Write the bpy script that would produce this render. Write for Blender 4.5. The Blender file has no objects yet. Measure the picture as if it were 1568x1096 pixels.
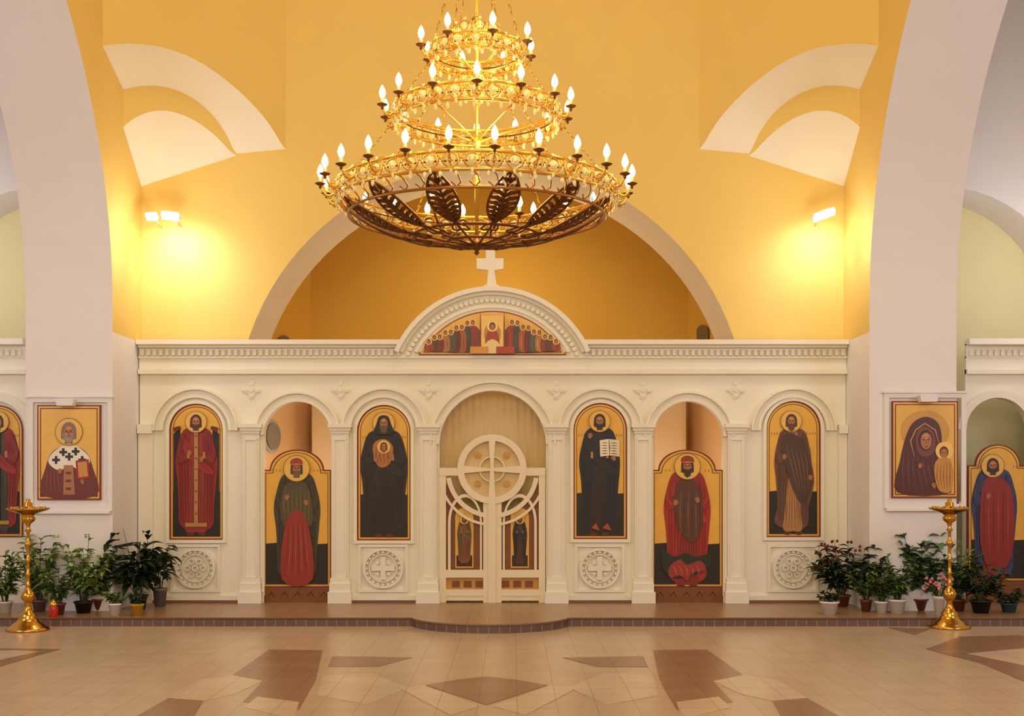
import bpy, bmesh, math, random
from mathutils import Vector
from mathutils.geometry import tessellate_polygon
random.seed(7)
F=1890.0; D=16.4; CX=0.26; CZ=1.68; VX=784.0; VY=740.0
pi=math.pi
scene=bpy.context.scene
try:
    scene.view_settings.view_transform='Standard'
    scene.view_settings.look='None'
except Exception as e: print(e)

def lin(c):
    o=[]
    for v in c[:3]:
        v=v/255.0
        o.append(v/12.92 if v<=0.04045 else ((v+0.055)/1.055)**2.4)
    return (o[0],o[1],o[2],1.0)

MC={}
def mat(c,rough=0.6,metal=0.0,var=0.06,scale=3.0,bump=0.0,name=None,bscale=40):
    key=(tuple(c),rough,metal,var,scale,bump,name)
    if key in MC: return MC[key]
    m=bpy.data.materials.new(name or 'paint_%d_%d_%d'%tuple(c[:3])); m.use_nodes=True
    nt=m.node_tree; b=nt.nodes['Principled BSDF']
    b.inputs['Roughness'].default_value=rough; b.inputs['Metallic'].default_value=metal
    tc=nt.nodes.new('ShaderNodeTexCoord'); n=nt.nodes.new('ShaderNodeTexNoise')
    n.inputs['Scale'].default_value=scale; n.inputs['Detail'].default_value=4
    nt.links.new(tc.outputs['Object'],n.inputs['Vector'])
    mx=nt.nodes.new('ShaderNodeMix'); mx.data_type='RGBA'
    l=lin(c)
    mx.inputs[6].default_value=tuple(max(0,v*(1-var)) for v in l[:3])+(1,)
    mx.inputs[7].default_value=tuple(min(1,v*(1+var)) for v in l[:3])+(1,)
    nt.links.new(n.outputs['Fac'],mx.inputs[0]); nt.links.new(mx.outputs[2],b.inputs['Base Color'])
    if bump>0:
        n2=nt.nodes.new('ShaderNodeTexNoise'); n2.inputs['Scale'].default_value=bscale
        nt.links.new(tc.outputs['Object'],n2.inputs['Vector'])
        bp=nt.nodes.new('ShaderNodeBump'); bp.inputs['Strength'].default_value=bump; bp.inputs['Distance'].default_value=0.01
        nt.links.new(n2.outputs['Fac'],bp.inputs['Height']); nt.links.new(bp.outputs['Normal'],b.inputs['Normal'])
    MC[key]=m; return m
def emis(c,s,name):
    m=bpy.data.materials.new(name); m.use_nodes=True; b=m.node_tree.nodes['Principled BSDF']
    b.inputs['Base Color'].default_value=lin(c); b.inputs['Emission Color'].default_value=lin(c)
    b.inputs['Emission Strength'].default_value=s; return m
def tilemat(name,c1,c2,cm,size,rough=0.3,vert=False):
    m=bpy.data.materials.new(name); m.use_nodes=True; nt=m.node_tree; b=nt.nodes['Principled BSDF']
    tc=nt.nodes.new('ShaderNodeTexCoord'); br=nt.nodes.new('ShaderNodeTexBrick')
    br.offset=0.0; br.inputs['Scale'].default_value=1.0
    br.inputs['Brick Width'].default_value=size; br.inputs['Row Height'].default_value=size
    br.inputs['Mortar Size'].default_value=0.0035
    br.inputs['Color1'].default_value=lin(c1); br.inputs['Color2'].default_value=lin(c2); br.inputs['Mortar'].default_value=lin(cm)
    mp=nt.nodes.new('ShaderNodeMapping')
    if vert: mp.inputs['Rotation'].default_value=(pi/2,0,0)
    nt.links.new(tc.outputs['Object'],mp.inputs['Vector']); nt.links.new(mp.outputs['Vector'],br.inputs['Vector'])
    n=nt.nodes.new('ShaderNodeTexNoise'); n.inputs['Scale'].default_value=2.5; n.inputs['Detail'].default_value=6
    nt.links.new(tc.outputs['Object'],n.inputs['Vector'])
    mx=nt.nodes.new('ShaderNodeMix'); mx.data_type='RGBA'; mx.blend_type='MULTIPLY'; mx.inputs[0].default_value=0.2
    nt.links.new(br.outputs['Color'],mx.inputs[6]); nt.links.new(n.outputs['Fac'],mx.inputs[7])
    nt.links.new(mx.outputs[2],b.inputs['Base Color']); b.inputs['Roughness'].default_value=rough
    return m

class B:
    def __init__(s,name): s.name=name; s.v=[]; s.f=[]; s.mi=[]; s.sm=[]; s.mats=[]
    def add(s,vs,fs,m,smooth=False):
        if m not in s.mats: s.mats.append(m)
        k=s.mats.index(m); o=len(s.v); s.v+= [tuple(v) for v in vs]
        for f in fs: s.f.append(tuple(i+o for i in f)); s.mi.append(k); s.sm.append(smooth)
    def box(s,x0,x1,y0,y1,z0,z1,m):
        v=[(x,y,z) for x in (x0,x1) for y in (y0,y1) for z in (z0,z1)]
        s.add(v,[(0,1,3,2),(4,6,7,5),(0,4,5,1),(2,3,7,6),(0,2,6,4),(1,5,7,3)],m)
    def plate(s,out,d0,d1,m,holes=[],side=None,back=None,fn=None,hside=None):
        fn=fn or (lambda a,b,d:(a,d,b))
        loops=[list(out)]+[list(h) for h in holes]
        tri=tessellate_polygon([[Vector((p[0],p[1],0)) for p in L] for L in loops])
        flat=[p for L in loops for p in L]
        s.add([fn(p[0],p[1],d0) for p in flat],tri,m)
        if d1 is None: return
        s.add([fn(p[0],p[1],d1) for p in flat],tri,back or m)
        for li,L in enumerate(loops):
            n=len(L); vs=[fn(p[0],p[1],d0) for p in L]+[fn(p[0],p[1],d1) for p in L]
            s.add(vs,[(i,(i+1)%n,(i+1)%n+n,i+n) for i in range(n)],(hside if (li and hside) else (side or m)))
    def lathe(s,prof,c,m,n=20,smooth=True):
        vs=[];fs=[]
        for r,z in prof:
            for i in range(n):
                a=2*pi*i/n; vs.append((c[0]+r*math.cos(a),c[1]+r*math.sin(a),c[2]+z))
        for j in range(len(prof)-1):
            for i in range(n):
                fs.append((j*n+i,j*n+(i+1)%n,(j+1)*n+(i+1)%n,(j+1)*n+i))
        s.add(vs,fs,m,smooth)
    def tube(s,pts,r,m,n=6,closed=False):
        pts=[Vector(p) for p in pts]; N=len(pts); vs=[];fs=[]
        up=None
        for i,p in enumerate(pts):
            a=pts[(i-1)%N] if (closed or i>0) else p; b=pts[(i+1)%N] if (closed or i<N-1) else p
            t=(b-a)
            if t.length<1e-9: t=Vector((0,0,1))
            t.normalize()
            if up is None: up=Vector((0,0,1)) if abs(t.z)<0.9 else Vector((1,0,0))
            u=up-t*up.dot(t)
            if u.length<1e-5: u=t.orthogonal()
            u.normalize(); w=t.cross(u); up=u
            rr=r[i] if isinstance(r,(list,tuple)) else r
            for k in range(n):
                q=2*pi*k/n; vs.append(p+u*math.cos(q)*rr+w*math.sin(q)*rr)
        for i in range(N if closed else N-1):
            j=(i+1)%N
            for k in range(n): fs.append((i*n+k,i*n+(k+1)%n,j*n+(k+1)%n,j*n+k))
        if not closed:
            fs.append(tuple(range(n))); fs.append(tuple((N-1)*n+k for k in range(n)))
        s.add(vs,fs,m,True)
    def ball(s,c,r,m,n=8,sz=1.0):
        k=max(4,n//2); s.lathe([(max(1e-4,r*math.sin(pi*i/k)),-r*sz*math.cos(pi*i/k)) for i in range(k+1)],c,m,n)
    def build(s,recalc=True):
        me=bpy.data.meshes.new(s.name); me.from_pydata(s.v,[],s.f)
        for m in s.mats: me.materials.append(m)
        for i,p in enumerate(me.polygons): p.material_index=s.mi[i]; p.use_smooth=s.sm[i]
        if recalc:
            bm=bmesh.new(); bm.from_mesh(me); bmesh.ops.recalc_face_normals(bm,faces=bm.faces); bm.to_mesh(me); bm.free()
        me.update(); o=bpy.data.objects.new(s.name,me); scene.collection.objects.link(o); return o

def arc(cx,cy,r,a0,a1,n=16,ry=None):
    ry=ry or r
    return [(cx+r*math.cos(math.radians(a0+(a1-a0)*i/n)),cy+ry*math.sin(math.radians(a0+(a1-a0)*i/n))) for i in range(n+1)]
def conv(Y):
    k=(D+Y)/F
    return lambda p:((p[0]-VX)*k+CX, CZ+(VY-p[1])*k)
C0=conv(0)
def px(pts,Y=0):
    c=conv(Y); return [c(p) for p in pts]
def X(x): return C0((x,0))[0]
def Z(y): return C0((0,y))[1]
def catmull(P,n=4,closed=True):
    out=[];N=len(P)
    rng=range(N) if closed else range(N-1)
    for i in rng:
        if closed: p0,p1,p2,p3=[P[(i+k-1)%N] for k in range(4)]
        else: p0,p1,p2,p3=[P[min(N-1,max(0,i+k-1))] for k in range(4)]
        for j in range(n):
            t=j/n
            out.append(tuple(0.5*((2*p1[d])+(-p0[d]+p2[d])*t+(2*p0[d]-5*p1[d]+4*p2[d]-p3[d])*t*t+(-p0[d]+3*p1[d]-3*p2[d]+p3[d])*t**3) for d in (0,1)))
    if not closed: out.append(P[-1])
    return out
def ray(x,y):
    return Vector(((x-VX)/F,1,(VY-y)/F))
O=Vector((CX,-D,CZ))

# ---------- materials
YEL=mat((236,203,112),0.75,0,0.04,1.5,0.15,'yellow_plaster')
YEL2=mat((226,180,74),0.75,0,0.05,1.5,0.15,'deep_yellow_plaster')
WHT=mat((238,232,226),0.8,0,0.03,2,0.2,'white_plaster')
CRM=mat((242,234,212),0.7,0,0.03,2,0.15,'cream_plaster')
ICO=mat((243,236,214),0.55,0,0.03,2,0.08,'iconostasis_white')
GRN=mat((232,222,168),0.8,0,0.04,2,0.1,'pale_olive_plaster')
PCH=mat((240,200,150),0.8,0,0.04,2,0.1,'peach_plaster')
FLO=tilemat('floor_tiles',(206,181,146),(201,176,141),(178,153,122),0.3,0.26)
FLL=tilemat('light_floor_tiles',(219,196,160),(214,191,155),(180,154,124),0.3,0.26)
FLD=tilemat('brown_floor_tiles',(158,122,92),(152,117,88),(130,100,76),0.3,0.26)
PLT=tilemat('platform_tiles',(172,136,98),(164,129,92),(124,96,70),0.25,0.3)
STP=tilemat('step_riser_tiles',(118,92,80),(110,86,75),(170,150,130),0.12,0.4,True)
GOLD=mat((236,186,86),0.26,0.85,0.08,20,0,'gilded_brass')
GOLDM=mat((176,120,54),0.35,0.8,0.12,20,0,'aged_brass')
GOLDD=mat((112,70,30),0.42,0.7,0.12,20,0,'dark_bronze')
BRASS=mat((205,155,68),0.2,1.0,0.06,10,0,'polished_brass')
CRYS=mat((255,236,176),0.15,0.0,0.1,30,0,'crystal_beads')
CANDLE=mat((240,222,170),0.5,0,0.03,10,0,'candle_sleeve')
FLAME=emis((255,216,140),26,'flame_bulb')
FRED=mat((130,34,20),0.5,0,0.05,8,0,'red_icon_edge')
FGLD=mat((226,176,70),0.4,0.2,0.06,8,0,'gold_icon_edge')
WOOD=mat((128,76,34),0.4,0,0.25,12,0,'carved_wood')

# ---------- shell
b=B('floor'); b.box(-10,10,-21,6,-0.2,0,FLO); b.build()
b=B('floor_inlay')
FH=[0.0012]
def fl(pts,m=FLD):
    FH[0]+=0.0003; h=FH[0]
    q=[]
    for x,y in pts:
        r=ray(x,y); t=(h-CZ)/r.z; p=O+r*t; q.append((p.x,p.y))
    b.plate(q,h,0.0005,m,fn=lambda a,c,d:(a,c,d))
cxp=747
for s in (-1,1):
    Mr=lambda L:[(cxp+s*(x-cxp),y) for x,y in L]
    fl(Mr([(1000,995),(1082,994),(1138,1033),(1092,1042),(1122,1074),(1036,1086),(1010,1040)]))
    fl(Mr([(1182,1072),(1236,1068),(1310,1110),(1205,1110)]))
    fl(Mr([(1036,1074),(1100,1066),(1120,1082),(1044,1100)]),FLL)
    fl(Mr([(1138,1033),(1190,1040),(1236,1068),(1182,1072),(1135,1062),(1092,1042)]),FLL)
    fl(Mr([(862,1006),(985,1004),(992,1020),(915,1020)]))
    fl(Mr([(870,1052),(925,1030),(1000,1034),(1008,1064),(930,1078)]),FLL)
fl([(652,1048),(700,1040),(745,1035),(790,1040),(838,1048),(790,1064),(745,1078),(700,1064)])
fl([(610,1052),(650,1049),(735,1080),(690,1094)],FLL); fl([(884,1052),(842,1049),(755,1080),(804,1094)],FLL)
fl([(1418,993),(1470,974),(1560,972),(1700,1000),(1700,1060),(1568,1042),(1500,1014)])
fl([(1360,960),(1425,962),(1400,971)])
fl([(1480,1000),(1568,992),(1700,1010),(1568,1018)],FLL)
fl([(-100,994),(0,992),(92,993),(30,1010),(-100,1050)]); fl([(-80,998),(20,995),(60,997),(-60,1022)],FLL)
b.build()

b=B('floor_altar_platform')
yf=-1.9
c=(X(752)+0.02,yf+0.25); R=0.95
a0=math.degrees(math.asin(0.25/R))
out=[(-9.2,4.0),(-9.2,yf)]+[(c[0]+R*math.cos(math.radians(a)),c[1]+R*math.sin(math.radians(a))) for a in [180+a0+(180-2*a0)*i/30 for i in range(31)]]+[(9.2,yf),(9.2,4.0)]
b.plate(out,0.1,0.0,PLT,side=STP,fn=lambda a,c_,d:(a,c_,d))
b.build()
b=B('trim_step_edge')
edge=[(p[0],p[1]) for p in out[1:-1]]
b.tube([(p[0],p[1],0.095) for p in edge],0.012,mat((130,92,70),0.4,name='step_nosing'),6); b.build()

b=B('wall_back')
cz=Z(640); cxw=X(752); R=394*D/F
out=[(-4.72,0.0)]+[(cxw-R,0.0)]+arc(cxw,cz,R,180,0,48)+[(cxw+R,0.0),(4.72,0.0),(4.72,12),(-4.72,12)]
b.plate(out,0.12,1.4,YEL,side=CRM,back=CRM); b.build()
YP=-1.07
for s,nm in ((-1,'left'),(1,'right')):
    b=B('wall_arcade_'+nm)
    zl=3.56
    b.box(s*4.7,s*5.78,YP,0.4,0,zl,WHT)
    b.box(s*4.7,s*5.78,-14.8,-13.5,0,zl,WHT)
    el=[( -7.285+6.215*math.cos(math.radians(a)),3.88+4.75*math.sin(math.radians(a))) for a in [i*3 for i in range(61)]]
    out=[(1.4,zl),(YP,zl)]+el+[(-13.5,zl),(-14.8,zl),(-14.8,12),(1.4,12)]
    b.plate(out,s*4.7,s*5.78,YEL,side=WHT,back=WHT,fn=lambda a,c_,d:(d,a,c_))
    b.build()
# corner squinches
Op=catmull([(157,70),(200,67),(250,73),(300,92),(345,122),(382,155),(412,190),(435,228)],3,False)
Ip=catmull([(190,137),(215,132),(245,132),(275,140),(303,156),(327,178),(346,205),(360,235)],3,False)
Cp=catmull([(188,195),(208,180),(232,171),(256,170),(282,177),(308,191),(334,212),(358,238)],3,False)
def hit(p,P,Q):
    n=Vector((Q[1]-P[1],-(Q[0]-P[0]),0)); r=ray(*p); t=n.dot(Vector((P[0],P[1],0))-O)/n.dot(r); return O+r*t
P2=((-4.7,-1.45),(-2.77,0.12)); P1=((-4.7,-0.65),(-3.43,0.12))
def edgepts(L,P):
    q=[hit(p,*P) for p in L]
    q[0].x=-4.7; q[0].y=P[0][1]; q[-1].x=P[1][0]; q[-1].y=P[1][1]
    return q
OO=edgepts(Op,P2); II=edgepts(Ip,P1); CC=edgepts(Cp,P1)
A=Vector((-4.7,0.12,CZ+(VY-282)*D/F))
SQW=mat((250,242,218),0.8,0,0.03,2,0.1,'squinch_white')
for s,nm in ((1,'left'),(-1,'right')):
    b=B('wall_diagonal_'+nm)
    mv=lambda v:(v.x*s,v.y,v.z)
    n=len(OO)
    b.add([mv(v) for v in OO]+[(v.x*s,v.y,12) for v in OO],[(i,i+1,i+1+n,i+n) for i in range(n-1)],YEL)
    b.add([mv(v) for v in OO]+[mv(v) for v in II],[(i,i+1,i+1+n,i+n) for i in range(n-1)],SQW,True)
    b.add([mv(v) for v in II]+[mv(v) for v in CC],[(i,i+1,i+1+n,i+n) for i in range(n-1)],YEL)
    b.add([mv(v) for v in CC]+[mv(A)],[(i,i+1,n) for i in range(n-1)],SQW)
    b.build()
# apse
b=B('wall_apse')
pl=[(-4.0,1.4),(-3.07,4.0),(3.17,4.0),(4.0,1.4)]
for i in range(3):
    (x0,y0),(x1,y1)=pl[i],pl[i+1]
    b.add([(x0,y0,0),(x1,y1,0),(x1,y1,3.2),(x0,y0,3.2)],[(0,1,2,3)],PCH)
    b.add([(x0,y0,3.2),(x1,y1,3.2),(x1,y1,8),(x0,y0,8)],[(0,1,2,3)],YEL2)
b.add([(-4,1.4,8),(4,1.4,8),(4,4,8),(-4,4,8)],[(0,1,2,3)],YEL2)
b.build()
b=B('window_apse')
GREY=mat((120,105,85),0.6,name='dim_window_glass')
for xc,yt,i in ((434,514,0),(1077,498,2)):
    hw=9
    pts=[(xc-hw,560),(xc-hw,yt+hw)]+[(xc+hw*math.cos(math.radians(a)),yt+hw-hw*math.sin(math.radians(a))) for a in range(165,0,-15)]+[(xc+hw,yt+hw),(xc+hw,560)]
    v=[]
    for p in pts:
        q=hit(p,pl[i],pl[i+1]); q.y-=0.03; q.x+= 0.02 if i==0 else -0.02; v.append(q)
    b.add(v,[tuple(range(len(v)))],GREY)
b.build()
# aisles
for s,nm in ((-1,'left'),(1,'right')):
    b=B('wall_aisle_end_'+nm)
    x0,x1=s*5.7,s*9.2
    b.box(min(x0,x1),max(x0,x1),0.9,1.1,0,12,GRN)
    cxa=s*6.0
    a=arc(cxa,3.9,1.75,180,0,24)
    lo,hi=min(x0,x1),max(x0,x1)
    if s<0: out=[(lo,3.3)]+[(cxa-1.75,3.3)]+[p for p in a if p[0]<=hi]+[(hi,12),(lo,12)]
    else: out=[(hi,3.3),(cxa+1.75,3.3)]+[p for p in reversed(a) if p[0]>=lo]+[(lo,12),(hi,12)]
    b.plate(out,0.12,0.9,WHT); b.build()
    b=B('wall_side_'+nm); b.box(min(s*9.2,s*9.4),max(s*9.2,s*9.4),-20,1.1,0,12,WHT); b.build()
b=B('wall_west'); b.box(-9.4,9.4,-20.2,-20,0,12,CRM); b.build()
b=B('ceiling'); b.box(-9.4,9.4,-20.2,4.2,12,12.2,YEL); b.build()

# ---------- iconostasis
def archpts(x0,x1,sp,bot,n=18,ry=None):
    cx=(x0+x1)/2; r=(x1-x0)/2; ry=ry or r
    return [(x0,bot)]+[(cx-r*math.cos(pi*i/n),sp-ry*math.sin(pi*i/n)) for i in range(n+1)]+[(x1,bot)]
I=B('iconostasis')
doors=[(405,507,666),(673,836,680),(1000,1107,668)]
XR=1295
out=[(214,922)]
for x0,x1,sp in doors: out+=archpts(x0,x1,sp,922)
out+=[(XR,922),(XR,560),(214,560)]
I.plate(px(out),0.0,0.11,ICO)
JIT=[0]
def jit(): JIT[0]=(JIT[0]+1)%7; return JIT[0]*0.0006
def ibox(x0,x1,y0,y1,d,m=ICO,d0=0.02): I.box(X(x0),X(x1),-d-jit(),d0,Z(y1),Z(y0),m)
def band(cx,cy,r0,r1,a0,a1,d,m=ICO,n=24,bb=None,rr=None):
    bb=bb or I
    o=arc(cx,cy,r1,a0,a1,n)+arc(cx,cy,r0,a1,a0,n)
    o=[(x,2*cy-y) for x,y in o]
    bb.plate(px(o),-d-jit(),0.01,m)
ibox(214,XR,548,572,0.03)
ibox(214,XR,566,573,0.08); ibox(214,XR,546,549,0.065)
for (xa,xb) in ((214,616),(892,XR)):
    ibox(xa,xb,527,548,0.04); ibox(xa,xb,529,533,0.09); ibox(xa,xb,522,529,0.17)
    x=xa+4
    while x<xb-4:
        ibox(x,x+5,536,545,0.085); x+=9.5
def seg(R,ybase,cy=603,n=30):
    h=cy-ybase; a=math.degrees(math.asin(h/R)); return [(x,2*cy-y) for x,y in arc(754,cy,R,180-a,a,n)]
I.plate(px(seg(161,548)),-0.051,0.11,ICO)
for r0,r1,d in ((155,162,0.178),(150,155,0.10),(130,135,0.11),(126,130,0.085)):
    h=603-540; a0=math.degrees(math.asin(h/((r0+r1)/2)))
    band(754,603,r0,r1,180-a0,a0,d,n=32)
for i in range(43):
    a=math.radians(158-136*i/42); x=754+142*math.cos(a); y=603-142*math.sin(a)
    if y<544:
        o=[(x+3.4*math.cos(q*pi/4),y+3.4*math.sin(q*pi/4)) for q in range(8)]; I.plate(px(o),-0.1,0.0,ICO)
for xc in (385.5,522,656,852,984,1126):
    ibox(xc-13,xc+13,664,892,0.07); ibox(xc-10,xc-8,672,884,0.09); ibox(xc+8,xc+10,672,884,0.09); ibox(xc-10,xc+10,672,674,0.09); ibox(xc-10,xc+10,882,884,0.09)
    ibox(xc-14,xc+14,660,664,0.09); ibox(xc-16,xc+16,655,660,0.11); ibox(xc-18,xc+18,649,655,0.14)
    ibox(xc-15,xc+15,884,892,0.09); ibox(xc-16,xc+16,892,905,0.11); ibox(xc-18,xc+18,905,922,0.14)
    yc=597
    # relief flower-cross: one star outline with rounded arms
    o=[]
    for k in range(48):
        t=2*pi*k/48; rr=6+7*abs(math.cos(2*t))**1.5+(1.5 if k%6<3 else 0)
        o.append((xc+rr*math.cos(t),yc+rr*math.sin(t)))
    I.plate(px(o),-0.022,0,ICO)
    I.plate(px([(xc+3.5*math.cos(k*pi/5),yc+3.5*math.sin(k*pi/5)) for k in range(10)]),-0.04,0,ICO)
    for q in range(4):
        a=q*pi/2; o=[(xc+9*math.cos(a)+2.6*math.cos(t),yc+9*math.sin(a)+2.6*math.sin(t)) for t in [k*pi/4 for k in range(8)]]; I.plate(px(o),-0.036,0,ICO)
for xa,xb in ((214,236),(1282,XR)):
    ibox(xa,xb,664,892,0.07); ibox(xa,xb,650,664,0.12); ibox(xa,xb,892,922,0.11)
arches=[(301,659,50),(456,666,51),(588,659,50),(754.5,680,81.5),(919,659,50),(1053.5,668,53.5),(1214,659,50)]
for cx,cy,r in arches:
    band(cx,cy,r,r+5,180,0,0.055); band(cx,cy,r+5,r+12,180,0,0.035); band(cx,cy,r+12,r+15,180,0,0.085)
icons=[(260,342,618,826,'a'),(547,629,620,827,'b'),(878,960,617,825,'b'),(1173,1256,614,822,'a')]
for x0,x1,yt,yb,k in icons:
    r=(x1-x0)/2; cx=(x0+x1)/2; sp=yt+r
    o=archpts(x0-5,x1+5,sp,yb+5); h=archpts(x0,x1,sp,yb)
    I.plate(px(o),-0.04,0.0,ICO,holes=[px(h)])
    ya,yc2=833,906
    I.plate(px([(x0+2,ya),(x1-4,ya),(x1-4,yc2),(x0+2,yc2)]),-0.038,0,ICO,holes=[px([(x0+6,ya+4),(x1-8,ya+4),(x1-8,yc2-4),(x0+6,yc2-4)])])
    cc=(x0+x1)/2-1; cy=(ya+yc2)/2
    band(cc,cy,27,31,0,359.9,0.05,n=32); band(cc,cy,20,22,0,359.9,0.035,n=28)
    for q in range(20):
        a=q*2*pi/20; o=[(cc+25*math.cos(a)+2.2*math.cos(t),cy+25*math.sin(a)+2.2*math.sin(t)) for t in [k2*pi/3 for k2 in range(6)]]; I.plate(px(o),-0.042,0,ICO)
    if k=='b':
        I.plate(px([(cc-4,cy-18),(cc+4,cy-18),(cc+4,cy-4),(cc+18,cy-4),(cc+18,cy+4),(cc+4,cy+4),(cc+4,cy+18),(cc-4,cy+18),(cc-4,cy+4),(cc-18,cy+4),(cc-18,cy-4),(cc-4,cy-4)]),-.045,0,ICO)
        for q in range(4):
            a=q*pi/2+pi/4; o=[(cc+12*math.cos(a)+3*math.cos(t),cy+12*math.sin(a)+3*math.sin(t)) for t in [k2*pi/3 for k2 in range(6)]]; I.plate(px(o),-0.036,0,ICO)
    else:
        for q in range(6):
            a=q*pi/3; o=[(cc+11.5*math.cos(a)+5*math.cos(t),cy+11.5*math.sin(a)+5*math.sin(t)) for t in [k2*pi/5 for k2 in range(10)]]
            h=[(cc+11.5*math.cos(a)+3*math.cos(t),cy+11.5*math.sin(a)+3*math.sin(t)) for t in [k2*pi/5 for k2 in range(10)]]
            I.plate(px(o),-0.04-.001*q,0,ICO,holes=[px(h)])
        band(cc,cy,3,5.5,0,359.9,0.047,n=12)
for xa,xb in ((214,405),(507,673),(836,1000),(1107,XR)): 
    ibox(xa,xb,911,922,0.05)
I.build()
PL=mat((130,84,58),0.5,name='plinth_tiles')
b=B('baseboard_iconostasis')
for xa,xb in ((236,368),(540,640),(870,966),(1144,1282)): b.box(X(xa),X(xb),-0.085,-0.056,0.1,Z(918),PL)
b.build()
b=B('pediment_cross')
cr=[(745,441),(748,414),(730,412),(730,396),(744,396),(744,381),(758,381),(758,396),(771,396),(771,412),(757,414),(761,441)]
b.plate(px(cr),-0.03,0.05,ICO); b.box(X(741),X(764),-0.05,0.06,Z(441),Z(437),ICO); b.build()

for s,nm in ((-1,'left'),(1,'right')):
    I=B('side_iconostasis')
    if s<0:
        xa,xb=-296,42
        out=[(xa,922),(xb,922),(xb,570),(xa,570)]
    else:
        xa,xb=1478,1804
        out=[(xa,922)]+archpts(1478.5,1574,657,922)+[(xb,922),(xb,570),(xa,570)]
    I.plate(px(out),0.0,0.11,ICO)
    ibox(xa,xb,546,572,0.03); ibox(xa,xb,566,573,0.07); ibox(xa,xb,527,548,0.04); ibox(xa,xb,520,529,0.16)
    x=xa+4
    while x<xb-4: ibox(x,x+5,536,545,0.075); x+=9.5
    if s<0:
        band(-6,662,48,62,180,0,0.05); ibox(-60,41,900,922,0.08)
    else:
        band(1526,657,48,60,180,0,0.05); ibox(1574,1600,655,922,0.07)
    I.build()

# ---------- painting helper
class Pn:
    def __init__(s,name,Y): s.b=B(name); s.Y=Y; s.y=Y; s.c=conv(Y)
    def poly(s,pts,c,sm=False,m=None):
        if sm: pts=catmull(pts,4)
        s.y-=0.0004
        s.b.plate([s.c(p) for p in pts],s.y,None,m or mat(c,0.42,0,0.1,14))
    def ell(s,cx,cy,rx,ry,c,n=18,m=None): s.poly([(cx+rx*math.cos(2*pi*i/n),cy+ry*math.sin(2*pi*i/n)) for i in range(n)],c,m=m)
    def line(s,pts,w,c):
        L=[];Rr=[]
        for i,p in enumerate(pts):
            a=pts[max(0,i-1)]; q=pts[min(len(pts)-1,i+1)]; dx,dy=q[0]-a[0],q[1]-a[1]; l=math.hypot(dx,dy) or 1
            ww=w*(0.3 if i in (0,len(pts)-1) else 1)
            L.append((p[0]-dy/l*ww/2,p[1]+dx/l*ww/2)); Rr.append((p[0]+dy/l*ww/2,p[1]-dx/l*ww/2))
        s.poly(L+Rr[::-1],c)
def sh(c,k): return tuple(int(max(0,min(255,v*k))) for v in c)
SKIN=(172,112,62)
def head(p,x,y,u,hair,beard,halo=(236,186,84),skin=SKIN,hood=None,hat=None,hr=0.088):
    p.ell(x,y,hr*u,hr*u,sh(halo,.62),26); p.ell(x,y,hr*u*.94,hr*u*.94,halo,26)
    if hood: p.poly([(x-.03*u,y-.055*u),(x+.03*u,y-.055*u),(x+.055*u,y),(x+.07*u,y+.08*u),(x-.07*u,y+.08*u),(x-.055*u,y)],hood,True)
    else: p.ell(x,y-.006*u,.045*u,.052*u,hair); p.poly([(x-.045*u,y-.01*u),(x+.045*u,y-.01*u),(x+.046*u,y+.04*u),(x+.02*u,y+.05*u),(x-.02*u,y+.05*u),(x-.046*u,y+.04*u)],hair)
    p.poly([(x-.018*u,y+.02*u),(x+.018*u,y+.02*u),(x+.024*u,y+.07*u),(x-.024*u,y+.07*u)],sh(skin,.7))
    p.ell(x,y+.004*u,.031*u,.044*u,sh(skin,.85))
    p.ell(x,y+.002*u,.026*u,.038*u,skin)
    p.ell(x,y-.02*u,.02*u,.013*u,sh(skin,1.18),12)
    for q in (-1,1): p.ell(x+q*.016*u,y+.012*u,.007*u,.006*u,sh(skin,1.15),8)
    if beard:
        L=beard[3] if len(beard)>3 else .075
        p.poly([(x-.031*u,y+.008*u),(x-.014*u,y+.019*u),(x+.014*u,y+.019*u),(x+.031*u,y+.008*u),(x+.028*u,y+.045*u),(x,y+L*u),(x-.028*u,y+.045*u)],beard[:3],True)
        for a in (-.012,0,.012): p.line([(x+a*u,y+.032*u),(x+a*u*.9,y+.042*u),(x+a*u*.5,y+(L-.01)*u)],.003*u,sh(beard[:3],1.35))
        p.ell(x,y+.026*u,.009*u,.003*u,(130,50,35),8)
    else: p.ell(x,y+.027*u,.009*u,.003*u,(130,50,35),8)
    for q in (-1,1):
        p.ell(x+q*.012*u,y-.001*u,.006*u,.003*u,(35,20,12),8); p.line([(x+q*.005*u,y-.009*u),(x+q*.013*u,y-.011*u),(x+q*.021*u,y-.007*u)],.004*u,(50,30,18))
    p.line([(x,y-.005*u),(x-.003*u,y+.008*u),(x+.004*u,y+.014*u)],.003*u,sh(skin,.6))
    if hat:
        p.poly([(x-.037*u,y-.024*u),(x-.042*u,y-.06*u),(x,y-.078*u),(x+.042*u,y-.06*u),(x+.037*u,y-.024*u)],hat,True)
        p.line([(x-.037*u,y-.03*u),(x,y-.032*u),(x+.037*u,y-.03*u)],.008*u,(210,160,70))
def hand(p,x,y,u,dirx=1,up=True,skin=SKIN):
    p.ell(x,y,.014*u,.017*u,skin,10); k=-1 if up else 1
    for j,o in enumerate((-.012,-.005,.003,.010)):
        p.line([(x+o*u,y),(x+o*u+dirx*.003*u,y+k*.018*u),(x+o*u+dirx*.006*u,y+k*(.03-.004*abs(j-1.5))*u)],.007*u,skin)
    p.line([(x+dirx*.012*u,y+.004*u),(x+dirx*.02*u,y-.006*u*1),(x+dirx*.024*u,y-.014*u)],.007*u,skin)
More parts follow.
